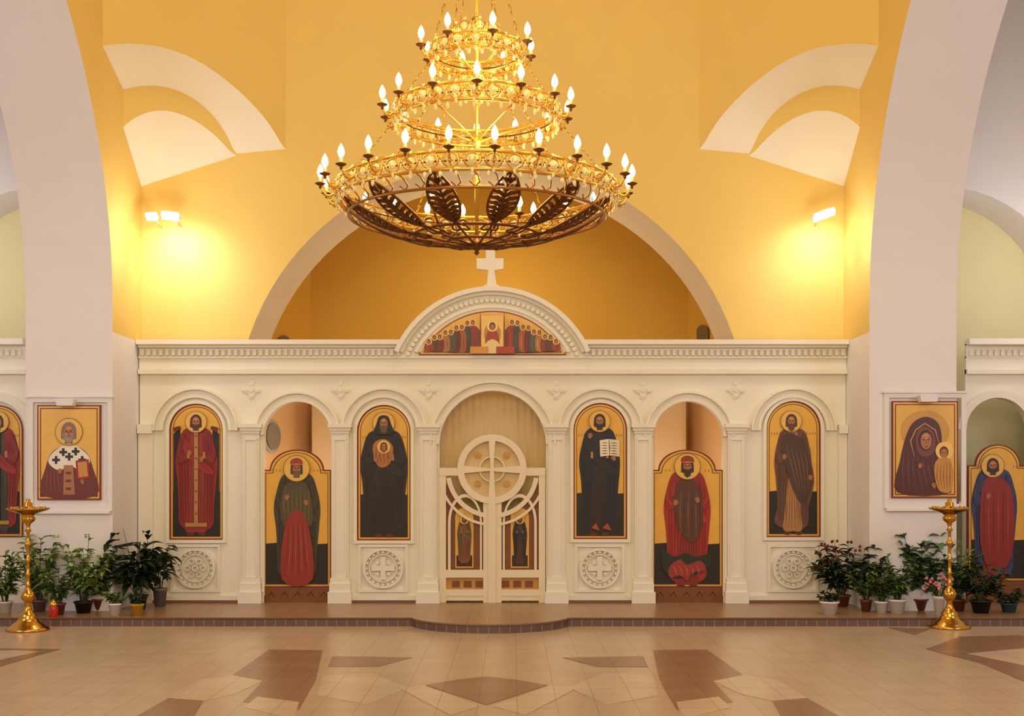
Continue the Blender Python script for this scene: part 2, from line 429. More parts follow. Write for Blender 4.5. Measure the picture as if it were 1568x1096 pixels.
def body(p,x,y,u,cloak,tunic,wid=1.0,hem=.93,bands=None,asym=0.0,step=0.0):
    U=lambda a,c:(x+a*u*wid,y+c*u)
    for q in (-1,1): p.ell(x+q*.045*u,y+.955*u,.03*u,.018*u,(90,40,24),12)
    p.poly([U(*t) for t in [(-.03,.13),(-.10,.16),(-.135,.27),(-.155,.40),(-.14,.55),(-.13,.75),(-.125-asym,hem-.06),(-.07,hem-.01),(0,hem-.03),(.07,hem-.005),(.125,hem-.05),(.13,.75),(.145+asym,.56),(.155,.40),(.135,.27),(.10,.16),(.03,.13)]],cloak,True)
    p.poly([U(*t) for t in [(-.03,.14),(-.05,.3),(-.03,.45),(-.05,.62),(-.07,.8),(-.08,hem),(0,hem+.012),(.075,hem),(.065+step,.78),(.075,.6),(.05,.45),(.045,.3),(.03,.14)]],tunic,True)
    d,l=sh(tunic,.7),sh(tunic,1.22)
    for a in (-.05,-.03,-.01,.015,.035,.05): p.line([U(a*.5+.008,.46),U(a*.8,.62),U(a,.78),U(a*1.25,hem-.01)],.005*u,d)
    for a in (-.04,-.02,.003,.025): p.line([U(a*.5+.01,.5),U(a*.9,.67),U(a*1.1,hem-.04)],.004*u,l)
    d,l=sh(cloak,.68),sh(cloak,1.3)
    for q in (-1,1):
        for a in (.06,.08,.1,.115):
            p.line([U(q*a*.75,.2),U(q*a*1.05,.38),U(q*a*1.02,.6),U(q*a*.98,hem-.07)],.005*u,d)
            p.line([U(q*(a*.8+.009),.23),U(q*(a*1.05+.008),.42),U(q*(a+.007),.6)],.0035*u,l)
    # diagonal drape across body
    p.poly([U(-.10,.2),U(-.02,.3),U(.06,.4),U(.12,.46),U(.12,.5),U(.04,.47),U(-.05,.38),U(-.11,.27)],sh(cloak,1.1),True)
    for k in range(3): p.line([U(-.09+.02*k,.24+.03*k),U(0,.35+.015*k),U(.10,.46+.012*k)],.004*u,d)
    for q in (-1,1):
        p.poly([U(q*.10,.185),U(q*.146,.33),U(q*.12,.41),U(q*.05,.37),U(q*.045,.325),U(q*.1,.32),U(q*.078,.2)],sh(cloak,.88),True)
        p.line([U(q*.118,.24),U(q*.133,.33),U(q*.105,.375),U(q*.06,.35)],.005*u,l); p.line([U(q*.105,.22),U(q*.12,.3),U(q*.1,.345)],.004*u,d)
        p.poly([U(q*.05,.325),U(q*.065,.32),U(q*.066,.372),U(q*.05,.37)],(190,140,64))
    if bands:
        p.poly([U(-.014,.17),U(.014,.17),U(.014,hem-.06),U(-.014,hem-.06)],bands)
        p.poly([U(-.08,hem-.06),U(.08,hem-.06),U(.08,hem-.03),U(-.08,hem-.03)],bands)
        for k in range(8): p.ell(*U(0,.2+.085*k),.007*u,.007*u,(120,40,25),8)
def iconarch(name,x0,x1,yt,yb,Y,ground,bg=(236,180,68),gcol=(34,28,20),ry=None,sp=None,shape=None):
    p=Pn(name,Y); r=(x1-x0)/2; sp=sp or yt+r
    mk=shape or (lambda i:archpts(x0+i,x1-i,sp,yb-i))
    p.b.plate([p.c(q) for q in mk(0)],Y,Y+(0.018 if Y<0 else .03),FRED)
    p.poly(mk(2),None,m=FGLD); p.poly(mk(4.5),(70,25,15)); p.poly(mk(5.5),bg)
    i=5.5
    p.poly([(x0+i,ground),(x0+(x1-x0)*.3,ground-2),(x0+(x1-x0)*.7,ground+1),(x1-i,ground),(x1-i,yb-i),(x0+i,yb-i)],gcol)
    for k in range(4): p.line([(x0+i+2,ground+8+k*14),(x0+i+8,ground+5+k*14),(x0+i+13,ground+10+k*14)],1.2,sh(gcol,1.7)); p.line([(x1-i-2,ground+10+k*14),(x1-i-8,ground+6+k*14),(x1-i-13,ground+11+k*14)],1.2,sh(gcol,1.7))
    for q in (-1,1):
        for k in range(4):
            xx=(x0+x1)/2+q*r*(.5+.1*k); yy=sp+6
            p.line([(xx,yy),(xx+.5,yy+2.5),(xx,yy+4)],1.0,(110,50,25))
    return p
p=iconarch('saint_icon',260,342,618,826,-0.02,752)
p.poly([(266,664),(276,656),(280,700),(279,752),(266,752)],(34,28,20)); p.poly([(336,664),(326,656),(322,700),(323,752),(336,752)],(34,28,20))
body(p,301,628,198,(140,34,22),(150,50,32),1.05,bands=(180,132,62))
hand(p,291,694,198); hand(p,310,702,198,-1,False); head(p,301,646,198,(70,40,24),(80,46,26,.06),hr=.085)
p.poly([(266,655),(277,652),(279,657),(268,662)],(110,24,18)); p.poly([(336,655),(325,652),(323,657),(334,662)],(110,24,18)); p.b.build()
p=iconarch('saint_icon',547,629,620,827,-0.02,757)
body(p,588,632,196,(38,29,25),(34,26,24),1.2)
p.poly([(572,680),(588,672),(602,684),(598,708),(584,716),(574,704)],(176,112,52),True)
for k in range(4): p.line([(577+k*6,684),(576+k*6,698),(580+k*5,710)],1.2,(110,60,30))
head(p,588,684,120,(70,40,24),None,hr=.09); hand(p,576,704,196); hand(p,600,698,196,-1)
head(p,588,648,198,(60,40,30),(96,80,66,.08),hood=(30,23,20),hr=.088); p.b.build()
p=iconarch('saint_icon',878,960,617,825,-0.02,755)
body(p,918,628,198,(27,28,32),(44,28,24),1.02)
p.poly([(918,674),(932,672),(933,697),(919,699)],(244,232,200)); p.poly([(932,672),(948,674),(948,699),(933,697)],(232,218,182))
for k in range(5): p.line([(921,678+k*4),(926,678+k*4),(930,678+k*4)],1.2,(60,40,30)); p.line([(935,678+k*4),(940,678+k*4),(945,679+k*4)],1.2,(60,40,30))
p.line([(932,671),(933,684),(933,699)],1.4,(120,30,20))
hand(p,903,668,198); hand(p,940,702,198,-1); head(p,918,645,198,(48,28,18),(52,30,20,.065),hr=.085)
p.poly([(905,808),(912,800),(918,812)],(170,76,36)); p.poly([(922,808),(930,800),(936,812)],(170,76,36)); p.b.build()
p=iconarch('saint_icon',1173,1256,614,822,-0.02,752)
body(p,1214,630,194,(108,70,42),(176,126,72),.95,asym=.03)
p.poly([(1196,672),(1215,664),(1236,690),(1242,740),(1226,770),(1204,720)],(78,52,36),True)
for k in range(5): p.line([(1203+k*7,680+k*3),(1211+k*6,710),(1221+k*4,750)],1.1,(140,100,62))
hand(p,1240,730,194,1,False); hand(p,1200,700,194); head(p,1211,645,194,(78,50,32),(90,60,38,.08),hr=.085); p.b.build()
def doorshape(x0,x1,sh_y,top,bot):
    def mk(i):
        cx=(x0+x1)/2; w=(x1-x0)/2-11
        o=[(x0+i,bot-i),(x0+i,sh_y+i),(cx-w+i,sh_y+i)]
        o+=[(cx-(w-i)*math.cos(pi*k/16),sh_y+i-(sh_y-top)*math.sin(pi*k/16)) for k in range(1,16)]
        o+=[(cx+w-i,sh_y+i),(x1-i,sh_y+i),(x1-i,bot-i)]
        return o
    return mk
def doorbase(p,x0,x1,y0,Y=.03):
    p.b.box(X(x0),X(x1),Y-.01,Y+.05,0.1,Z(y0),WOOD)
    p.y=Y-.012
    for k in range(5):
        p.line([(x0+8+k*20,y0+14),(x0+14+k*20,y0+7),(x0+20+k*20,y0+15)],3.0,(84,28,18))
def dooricon(x0,x1):
    return iconarch('deacon_door_icon',x0,x1,688,899,0.03,832,shape=doorshape(x0,x1,719,688,899),sp=712)
p=dooricon(402,507)
body(p,455,696,205,(70,62,40),(150,56,38),1.12,bands=(136,100,52))
p.poly([(438,742),(470,740),(480,790),(474,806),(452,800),(436,806),(430,780)],(84,72,46),True)
for k in range(7): p.line([(437+k*6,748),(435+k*6.5,770),(437+k*6,796)],1.1,(136,108,62))
p.poly([(441,792),(469,792),(480,886),(432,886)],(150,48,34),True)
for k in range(8): p.line([(443+k*3.4,800),(441+k*4.2,840),(436+k*5.6,882)],1.0,(186,96,64) if k%2 else (104,32,24))
hand(p,440,762,205); hand(p,470,770,205,-1); head(p,455,717,205,(70,50,34),(110,86,60,.07),hat=(160,60,44),hr=.1)
doorbase(p,402,507,899); p.b.build()
p=dooricon(997,1107)
body(p,1052,692,215,(168,42,28),(140,42,32),1.08)
p.poly([(1035,740),(1052,735),(1070,745),(1076,795),(1062,830),(1042,815),(1032,780)],(92,54,34),True)
for k in range(7): p.line([(1036+k*6,750),(1035+k*6,785),(1036+k*6,822)],1.1,(150,96,56) if k%2 else (60,34,22))
p.poly([(1014,842),(1032,852),(1050,846),(1064,852),(1088,848),(1084,868),(1060,880),(1030,884),(1014,868)],(36,42,32),True)
p.poly([(1024,868),(1040,856),(1052,864),(1072,858),(1080,872),(1060,876),(1052,888),(1040,880),(1026,884)],(156,54,38),True)
for k in range(5): p.line([(1030+k*9,866),(1034+k*9,872),(1036+k*8,882)],1.2,(206,120,84))
hand(p,1034,770,215); hand(p,1068,766,215,-1); head(p,1052,714,215,(70,44,28),(60,40,28,.08),hat=(150,46,34),hr=.095)
doorbase(p,997,1107,899); p.b.build()
# pediment lunette icon
p=Pn('lunette_icon',-0.08)
def sg(i): 
    R=125-i; cy=597; yb=543-i*.8; h=cy-yb; a=math.degrees(math.asin(h/R)); return [(x,2*cy-y) for x,y in arc(754,cy,R,180-a,a,30)]
p.b.plate([p.c(q) for q in sg(0)],-0.08,-0.055,FRED); p.poly(sg(1.5),None,m=FGLD); p.poly(sg(4),(120,40,20)); p.poly(sg(5.5),(240,186,80))
p.poly([(660,530),(690,512),(730,500),(735,538),(657,538)],(120,70,34),True); p.poly([(848,530),(818,512),(778,500),(773,538),(851,538)],(120,84,44),True)
for q in (-1,1):
    for k in range(9):
        xx=754+q*(30+k*8.4); hh=48-k*4.1+(3 if k%2 else 0); rc=[(150,44,28),(70,66,52),(166,84,40),(100,40,28),(84,80,64),(176,112,56),(126,50,32),(90,60,36),(150,60,34)][k]
        p.poly([(xx-5.5,537),(xx-6.5,537-hh*.6),(xx-3,537-hh*.8),(xx+3,537-hh*.8),(xx+6.5,537-hh*.6),(xx+5.5,537)],rc,True)
        p.line([(xx-2,537-hh*.6),(xx-3,526),(xx-2,537)],1.0,sh(rc,1.5)); p.line([(xx+2,537-hh*.6),(xx+3,526),(xx+2,537)],1.0,sh(rc,.6))
        p.ell(xx,537-hh*.9,5,5,(240,192,96)); p.ell(xx,537-hh*.9,2.9,3.8,(76,44,26)); p.ell(xx,537-hh*.9+.5,1.9,2.8,SKIN)
p.poly([(737,541),(737,484),(771,484),(771,541)],(244,200,104))
p.ell(754,512,13,19,(190,136,60)); p.poly([(744,538),(745,512),(750,507),(758,507),(763,512),(764,538)],(160,60,36),True); p.poly([(742,540),(744,526),(754,520),(764,526),(766,540)],(232,206,140),True)
p.ell(754,500,8.5,8.5,(246,206,116)); p.ell(754,500,4.8,6,(70,40,24)); p.ell(754,501,3.2,4.4,SKIN)
for q in (-1,1): p.line([(754+q*18,540),(754+q*18,510),(754+q*18,480)],2.4,(150,54,28)); p.poly([(754+q*6,542),(754+q*6,531),(754+q*34,531),(754+q*34,542)],(214,150,60) if q<0 else (170,64,40))
p.b.build()
def piericon(name,fx0,fx1,fy0,fy1,ix0,ix1,iy0,iy1,bg):
    Y=YP-0.001; f=B('trim_icon_surround'); c=conv(Y)
    def rect(a,b_,c_,d_): return [c(q) for q in [(a,c_),(b_,c_),(b_,d_),(a,d_)]]
    f.plate(rect(fx0,fx1,fy0,fy1),Y-0.035,Y,WHT,holes=[rect(fx0+7,fx1-7,fy0+7,fy1-7)])
    f.plate(rect(fx0-3,fx1+3,fy0-3,fy0),Y-0.06,Y,WHT); f.plate(rect(fx0+3,fx1-3,fy1,fy1+4),Y-0.06,Y,WHT)
    cx=(ix0+ix1)/2
    f.plate([c(q) for q in [(cx-14,iy0-8),(cx+14,iy0-8),(cx+12,iy0+2),(cx-12,iy0+2)]],Y-0.16,Y,WHT)
    f.build()
    p=Pn(name,Y-0.035); p.b.plate([p.c(q) for q in [(ix0,iy0),(ix1,iy0),(ix1,iy1),(ix0,iy1)]],Y-0.035,Y,FRED)
    i=2; p.poly([(ix0+i,iy0+i),(ix1-i,iy0+i),(ix1-i,iy1-i),(ix0+i,iy1-i)],None,m=FGLD)
    i=4.5; p.poly([(ix0+i,iy0+i),(ix1-i,iy0+i),(ix1-i,iy1-i),(ix0+i,iy1-i)],(84,30,16))
    i=6; p.poly([(ix0+i,iy0+i),(ix1-i,iy0+i),(ix1-i,iy1-i),(ix0+i,iy1-i)],bg)
    return p
p=piericon('bishop_icon',45,173,609,782,57,154,620,765,(236,186,80))
p.poly([(63,759),(63,735),(148,735),(148,759)],(60,34,20))
p.poly([(66,759),(70,715),(82,690),(106,682),(130,690),(142,715),(147,759)],(112,50,40),True)
p.poly([(84,690),(106,680),(128,690),(138,706),(124,720),(108,713),(90,720),(74,707)],(240,230,206),True)
for cx_,cy_ in ((86,704),(106,699),(126,704),(97,692),(116,691)):
    p.poly([(cx_-2,cy_-6),(cx_+2,cy_-6),(cx_+2,cy_-2),(cx_+6,cy_-2),(cx_+6,cy_+2),(cx_+2,cy_+2),(cx_+2,cy_+6),(cx_-2,cy_+6),(cx_-2,cy_+2),(cx_-6,cy_+2),(cx_-6,cy_-2),(cx_-2,cy_-2)],(40,34,30))
p.poly([(98,712),(112,712),(115,757),(97,757)],(170,116,70))
for k in range(3): p.poly([(101,722+k*12),(109,722+k*12),(109,726+k*12),(101,726+k*12)],(110,50,36))
p.poly([(116,705),(136,703),(138,732),(118,734)],(160,40,28)); p.poly([(119,708),(133,706),(135,729),(121,731)],(206,146,66))
for k in range(4): p.line([(74+k*5,718),(72+k*6,736),(72+k*7,756)],1.4,(158,86,64))
hand(p,92,722,190); hand(p,127,738,190,-1,True); head(p,106,661,260,(130,110,84),(150,130,104,.07),hr=.082); p.b.build()
p=piericon('mother_of_god_icon',1353,1478,602,778,1366,1467,614,762,(232,180,74))
p.ell(1416,660,38,32,(206,154,62))
p.poly([(1374,754),(1378,705),(1388,665),(1400,645),(1420,638),(1438,650),(1442,680),(1436,712),(1456,754)],(84,38,28),True)
for k in range(7): p.line([(1384+k*7,692),(1382+k*8,720),(1384+k*9.5,752)],1.2,(134,74,46))
p.line([(1400,700),(1394,675),(1402,658),(1416,648),(1432,658),(1438,680)],1.6,(206,154,70))
p.poly([(1403,664),(1414,653),(1429,662),(1431,690),(1416,699),(1404,690)],(120,66,40),True)
p.ell(1417,674,11,16,(60,30,20)); p.ell(1418,675,8.5,13,SKIN); p.ell(1417,668,6,4.5,sh(SKIN,1.18))
for q in (-1,1): p.ell(1418+q*3.6,673,1.8,.9,(30,18,12),8); p.line([(1418+q*1.6,670),(1418+q*3.8,669.2),(1418+q*6,670.4)],.9,(50,30,18))
p.line([(1418,672),(1417,678),(1419,680)],.9,sh(SKIN,.6)); p.ell(1418,683.5,2.4,.9,(130,50,35),8)
p.ell(1446,690,14,14,(246,200,104)); p.ell(1445,692,7,9,(90,50,26)); p.ell(1445,694,5.4,7.2,SKIN)
for q in (-1,1): p.ell(1445+q*2.2,693,1.1,.6,(30,18,12),8)
p.poly([(1434,704),(1452,701),(1459,722),(1455,752),(1437,750),(1430,722)],(200,142,58),True)
for k in range(5): p.line([(1436+k*4.6,708),(1434+k*5,730),(1438+k*4,748)],1.1,(130,66,34))
hand(p,1430,744,200,-1,True); hand(p,1408,714,190,1,True); p.b.build()
p=iconarch('saint_icon',-42,35,620,822,-0.02,752)
body(p,-2,628,194,(150,40,28),(70,70,52),1.1,bands=(190,140,60)); head(p,-2,646,194,(60,34,20),None); p.b.build()
p=iconarch('deacon_door_icon',1482,1574,680,890,0.03,826,shape=doorshape(1482,1574,712,680,890),sp=706)
body(p,1522,690,205,(60,66,104),(150,42,32),1.1); p.poly([(1504,740),(1530,730),(1550,760),(1548,850),(1520,880),(1500,830)],(146,40,30),True)
for k in range(6): p.line([(1507+k*7,750),(1505+k*7.5,790),(1507+k*7,850)],1.2,(190,84,60) if k%2 else (96,26,20))
hand(p,1512,760,205); head(p,1519,713,205,(60,36,22),(64,40,26,.07)); p.b.box(X(1482),X(1574),.02,.08,.1,Z(890),WOOD); p.b.build()

# ---------- royal doors
b=B('royal_doors'); Yd=0.02
DR=mat((240,226,190),0.5,0,0.04,4,0,'royal_door_ivory')
def rp(pts,d0,d1,m): b.plate(px(pts),Yd-d0-jit(),Yd+d1,m)
def rect(x0,x1,y0,y1): return [(x0,y0),(x1,y0),(x1,y1),(x0,y1)]
def mir(L): return [(1508-x,y) for x,y in L]
GP=mat((204,148,70),0.4,0.1,0.15,10,0,'royal_door_gilt_panel')
MD=mat((222,194,134),0.5,0,0.05,6,0,'medallion_panel')
for fn in (lambda L:L, mir):
    rp(fn(rect(675,750,884,905)),-0.005,.01,GP)
    rp(fn([(683,740),(700,760),(716,778),(742,792),(742,872),(683,872)]),-0.005,.01,WOOD)
    rp(fn(rect(673,702,716,728)),.05,.02,DR)
    rp(fn(rect(673,683,728,922)),.04,.02,DR)
    rp(fn(rect(740,749,765,922)),.04,.02,DR)
    rp(fn(rect(683,740,872,884)),.04,.02,DR); rp(fn(rect(683,740,902,912)),.04,.02,DR)
    rp(fn(rect(672,745,912,919)),.03,.02,DR)
    for r0,r1 in ((64,71),(79,83)):
        o=arc(754,722,r1,188 if r0<70 else 190,262,18)+arc(754,722,r0,262,188 if r0<70 else 190,18)
        o=[(x,2*722-y) for x,y in o]; rp(fn(o),.045,.02,DR)
    o=archpts(686,738,800,872,16,ry=44); i=archpts(690,735,800,872,16,ry=39)
    b.plate(px(fn(o+i[::-1])),Yd-.037,Yd+.02,DR)
    for k in range(3):
        xx=692+k*18; rp(fn(rect(xx,xx+12,889,899)),.005,.01,WOOD)
def ringp(cx,cy,r0,r1,d):
    o=arc(cx,cy,r1,0,360,40)[:-1]; h=arc(cx,cy,r0,0,360,40)[:-1]
    b.plate(px(o),Yd-d,Yd+.02,DR,holes=[px(h)])
b.plate(px(arc(753.5,718,48,0,360,40)[:-1]),Yd,Yd+.015,MD)
ringp(753.5,718,43,53,.062); ringp(753.5,718,18,20,.045)
rp([(748,668),(759,668),(756,712),(759,768),(759,922),(748,922),(748,768),(751,712)],.068,.02,DR)
rp([(702,712),(748,717),(806,712),(806,725),(748,721),(702,725)],.056,.02,DR)
for q in range(4):
    a=math.radians(45+90*q); cx=753.5+31*math.cos(a); cy=718+31*math.sin(a)
    rp([(cx+5*math.cos(t),cy+5*math.sin(t)) for t in [k*pi/6 for k in range(12)]],.03,.0,GP)
b.build()
for xc,cl,tn in ((711,(110,88,56),(140,76,42)),(796,(44,38,34),(84,50,34))):
    p=Pn('evangelist_icon',0.012); mk=lambda i:archpts(xc-14+i,xc+14-i,791,869-i)
    p.b.plate([p.c(q) for q in mk(0)],.012,.02,FGLD); p.poly(mk(2),(232,176,76)); p.poly(rect(xc-12,xc+12,850,867),(50,30,18))
    body(p,xc,786,80,cl,tn,.9); head(p,xc,795,84,(70,44,26),(90,60,36,.06)); p.b.build()
b=B('royal_door_curtain'); CUR=mat((230,204,150),0.8,0,0.05,4,0,'curtain_fabric')
vs=[];n=90
for i in range(n+1):
    x=X(655)+(X(853)-X(655))*i/n; y=.26+.008*math.sin(i*1.3)+.006*math.sin(i*.5); vs+=[(x,y,0.12),(x,y,Z(590))]
b.add(vs,[(2*i,2*i+2,2*i+3,2*i+1) for i in range(n)],CUR,True)
b.tube([(X(650),.26,Z(590)),(X(858),.26,Z(590))],.015,BRASS); b.build()
b=B('altar_cabinet'); CAB=mat((232,206,164),0.5,0,0.05,3,0,'cabinet_lacquer')
for x0,x1 in ((-2.95,-1.9),(2.0,3.05)):
    b.box(x0,x1,3.4,3.9,.1,3.15,CAB); xm=(x0+x1)/2
    b.box(x0+.05,xm-.02,3.37,3.4,.2,3.05,CAB); b.box(xm+.02,x1-.05,3.37,3.4,.2,3.05,CAB)
    b.ball((xm-.06,3.35,1.6),.03,BRASS); b.ball((xm+.06,3.35,1.6),.03,BRASS)
b.build()
b=B('round_wall_mirror'); q=hit((416,668),pl[0],pl[1])
for rr,m_ in ((.26,mat((190,186,180),.4,name='mirror_rim')),(.21,mat((140,135,130),.15,name='mirror_glass'))):
    n_=Vector((pl[1][1]-pl[0][1],-(pl[1][0]-pl[0][0]),0)).normalized(); tt=Vector((-n_.y,n_.x,0))
    cc_=q+n_*(.02 if rr>.22 else .04)
    vs=[cc_+tt*rr*math.cos(2*pi*k/28)+Vector((0,0,1))*rr*math.sin(2*pi*k/28) for k in range(28)]
    b.add(vs,[tuple(range(28))],m_)
b.build()

# ---------- chandelier
ch=B('chandelier'); CY=-7.3; CHX=0.0
def pol(r,a,z): return (CHX+r*math.cos(a),CY+r*math.sin(a),z)
def ring(r,z,t,m,n=64): ch.tube([pol(r,2*pi*i/n,z) for i in range(n)],t,m,6,True)
def motif(r,a,z,w,h,m,m2):
    t=Vector((-math.sin(a),math.cos(a),0)); c_=Vector(pol(r,a,z)); up=Vector((0,0,1)); out_=Vector((math.cos(a),math.sin(a),0))
    ch.tube([c_+t*w*math.cos(q)+up*h*math.sin(q)+out_*.01*math.cos(2*q) for q in [2*pi*k/10 for k in range(10)]],.0075,m,4,True)
    ch.tube([c_+t*w*.5*math.cos(q)+up*h*.5*math.sin(q)+out_*.012 for q in [2*pi*k/8 for k in range(8)]],.006,m2,4,True)
    ch.ball(c_+out_*.012,w*.32,m2,6,1.4)
    ch.ball(c_+up*(h+.014),.013,m2,6); ch.ball(c_-up*(h+.018),.013,m2,6,1.6)
    for q in (-1,1):
        ch.tube([c_+t*q*w*.9-up*h*.2,c_+t*q*w*1.3+up*h*.2+out_*.01,c_+t*q*w*1.1+up*h*.7+out_*.015,c_+t*q*w*.8+up*h*.55],[.008,.007,.006,.003],m,4)
        ch.tube([c_+t*q*w*.9+up*h*.2,c_+t*q*w*1.3-up*h*.2+out_*.01,c_+t*q*w*1.1-up*h*.8+out_*.015],[.006,.006,.003],m2,4)
def candle(R,a,z,r0,zr,m=GOLD):
    pts=[]
    for k in range(9):
        u=k/8; rr=r0+(R-r0)*(u**.8); zz=zr+(z-zr)*u-0.055*math.sin(pi*u)
        pts.append(pol(rr,a,zz))
    ch.tube(pts,[.011]*7+[.008,.007],m,5)
    m_=(R+r0)/2
    ch.tube([pol(m_+.035*math.cos(q)*(1-q/9),a,(z+zr)/2-.055+.035*math.sin(q)*(1-q/9)) for q in [k*.7 for k in range(9)]],.007,m,4)
    c_=pol(R,a,z)
    ch.lathe([(.004,-.03),(.012,-.02),(.008,-.01),(.036,.004),(.04,.01),(.014,.006),(.014,.02)],c_,GOLDD,10)
    ch.lathe([(.012,.008),(.012,.052),(.001,.054)],c_,CANDLE,8)
    ch.lathe([(.004,.052),(.018,.064),(.025,.088),(.019,.115),(.008,.138),(.0005,.15)],c_,FLAME,7)
def tier(R,zf,n,rb,zb,hb,a_off,M,m,m2):
    ring(rb,zb+hb,.013,m); ring(rb,zb-hb,.014,m); ring(rb-.02,zb,.006,GOLDD)
    for i in range(M): motif(rb+.005,2*pi*(i+.5)/M,zb,pi*rb/M*.8,hb*.85,m,m2)
    for i in range(n): candle(R,2*pi*i/n+a_off,zf-.1,rb,zb)
tier(1.14,3.945,24,1.02,3.80,.06,-pi/2+pi/24,46,GOLD,CRYS)
tier(.70,4.51,14,.60,4.39,.06,-pi/2+.03,30,GOLD,CRYS)
tier(.42,4.96,8,.33,4.84,.055,-pi/2+.3,18,GOLD,CRYS)
for rb,zb,M in ((1.02,3.71,60),(.60,4.295,40),(.33,4.755,22)):
    for i in range(M): 
        a=2*pi*i/M; ch.ball(pol(rb,a,zb),.013,CRYS,6,1.8)
# slim openwork basket at the top of the rod
ring(.15,4.97,.01,GOLD,32)
for i in range(9): motif(.16,2*pi*i/9,5.0,.04,.04,GOLD,CRYS)
ring(.17,4.66,.01,GOLD,32)
for i in range(9): motif(.17,2*pi*i/9,4.61,.042,.045,GOLD,CRYS)
# lower openwork bowl: thin ring, hanging leaf-shaped ornaments, hub
ring(.94,3.64,.011,GOLDM); ring(.46,3.50,.010,GOLDD); ring(.22,3.455,.010,GOLDD,32)
for i in range(48):
    a=2*pi*i/48; ch.tube([pol(1.0,a,3.745),pol(.985,a+.035,3.71),pol(.955,a+.05,3.67),pol(.94,a+.02,3.645),pol(.955,a-.02,3.675)],.006,GOLDM,4)
for i in range(12):
    a=2*pi*i/12+pi/12
    P0=Vector(pol(1.0,a,3.74)); P1=Vector(pol(.52,a,3.50))
    t=Vector((-math.sin(a),math.cos(a),0))
    def lp(u): 
        q=P0*(1-u)+P1*u; q.z-=.035*math.sin(pi*u); return q
    ch.tube([lp(k/8) for k in range(9)],.010,GOLDD,5)
    ch.tube([P1,Vector(pol(.3,a,3.465)),Vector(pol(.05,a,3.43))],.009,GOLDD,5)
    for sgn in (-1,1):
        wf=lambda u:.115*(math.sin(pi*u)**.7)*(1-.25*u)
        ch.tube([lp(k/10)+t*sgn*wf(k/10) for k in range(11)],.011,GOLDD,4)
        for k in range(1,10):
            u=k/10; c_=lp(u); w=wf(u); c2=lp(min(1,u+.09))
            ch.tube([c2,(c_+c2)/2+t*sgn*w*.45+Vector((0,0,.012)),c_+t*sgn*w],[.012,.02,.009],GOLDD,4)
        ch.tube([lp(.98),Vector(pol(.44,a,3.49))+t*sgn*.05,Vector(pol(.37,a,3.48))+t*sgn*.06,Vector(pol(.34,a,3.48))+t*sgn*.025,Vector(pol(.38,a,3.48))+t*sgn*.015],.008,GOLDD,4)
for i in range(4): candle(.36,2*pi*i/4+.5,3.70,.22,3.5,GOLDD)
for i in range(4): ch.tube([pol(.22,2*pi*i/4+.5,3.455),pol(.22,2*pi*i/4+.5,3.5)],.008,GOLDD,5)
ch.lathe([(.001,-.07),(.02,-.055),(.012,-.035),(.045,-.02),(.06,.0),(.045,.03),(.02,.05),(.013,.08)],(CHX,CY,3.43),GOLDD,16)
ch.tube([(CHX,CY,3.45),(CHX,CY,12)],.014,GOLD,8)
for z in (3.9,4.2,4.5,4.72,5.08,5.6):
    ch.lathe([(.012,-.05),(.035,-.02),(.022,0),(.04,.02),(.012,.05)],(CHX,CY,z),GOLD,12)
for i in range(6):
    a=2*pi*i/6
    ch.tube([pol(.6,a,4.35),pol(.4,a,4.31),pol(.2,a,4.26),pol(.02,a,4.2)],.008,GOLD,5)
    ch.tube([pol(.33,a,4.80),pol(.2,a,4.75),pol(.02,a,4.70)],.008,GOLD,5)
    ch.tube([pol(.15,a,4.97),pol(.02,a,4.92)],.007,GOLD,5)
    for (r0,z0,r1,z1) in ((1.02,3.86,.62,4.33),(.60,4.45,.34,4.79),(.33,4.9,.03,5.9)):
        n=16 if r0<.5 else (14 if r0>.9 else 12)
        for k in range(n):
            u=(k+.5)/n; rr=r0+(r1-r0)*u; zz=z0+(z1-z0)*u; LL=math.hypot(r1-r0,z1-z0); h=LL/n*.62
            dr,dz=(r1-r0)*h/LL,(z1-z0)*h/LL
            t=Vector((-math.sin(a),math.cos(a),0)) if k%2 else Vector((math.cos(a)*.7,math.sin(a)*.7,.7))
            p0,p1=Vector(pol(rr-dr,a,zz-dz)),Vector(pol(rr+dr,a,zz+dz))
            ch.tube([p0,(p0+p1)/2+t*.009,p1,(p0+p1)/2-t*.009],.0032,GOLD,4,True)
ch.build()

# ---------- wall floodlights
LG=emis((255,244,215),18,'flood_lamp_glass'); WM=mat((235,232,225),0.4,name='white_lamp_housing')
def flood(name,x,y,Yw,hx,tilt,side):
    b=B(name); r=ray(x,y); t=(Yw+D)/r.y; c_=O+r*t
    ax=Vector((math.cos(tilt),0,math.sin(tilt))); dn=Vector((0,0.55,-0.83)); w=ax.cross(dn)
    vs=[]
    for q,k in ((-.035,.7),(.05,1.0)):
        for sx,sy in ((-1,-1),(1,-1),(1,1),(-1,1)): vs.append(c_+dn*q+ax*hx*sx*k+w*.06*sy*k)
    b.add(vs,[(0,1,2,3),(0,1,5,4),(1,2,6,5),(2,3,7,6),(3,0,4,7)],WM)
    g=[c_+dn*.045+ax*hx*.95*sx+w*.056*sy for sx,sy in ((-1,-1),(1,-1),(1,1),(-1,1))]
    b.add(g,[(0,1,2,3)],LG)
    b.tube([c_+ax*(-hx*.9)+Vector((0,-.06,-.01)),c_+ax*(hx*.9)+Vector((0,-.06,-.01))],.034,LG,8)
    b.tube([c_,Vector((c_.x,.12,c_.z-.06))],.012,WM,6)
    b.build(); return c_
l1=flood('wall_floodlight',233,330,-.35,.07,0,-1)
l2=flood('wall_floodlight',262,329,-.35,.12,-.12,-1)
l3=flood('wall_floodlight',1261,327,-.35,.15,.35,1)
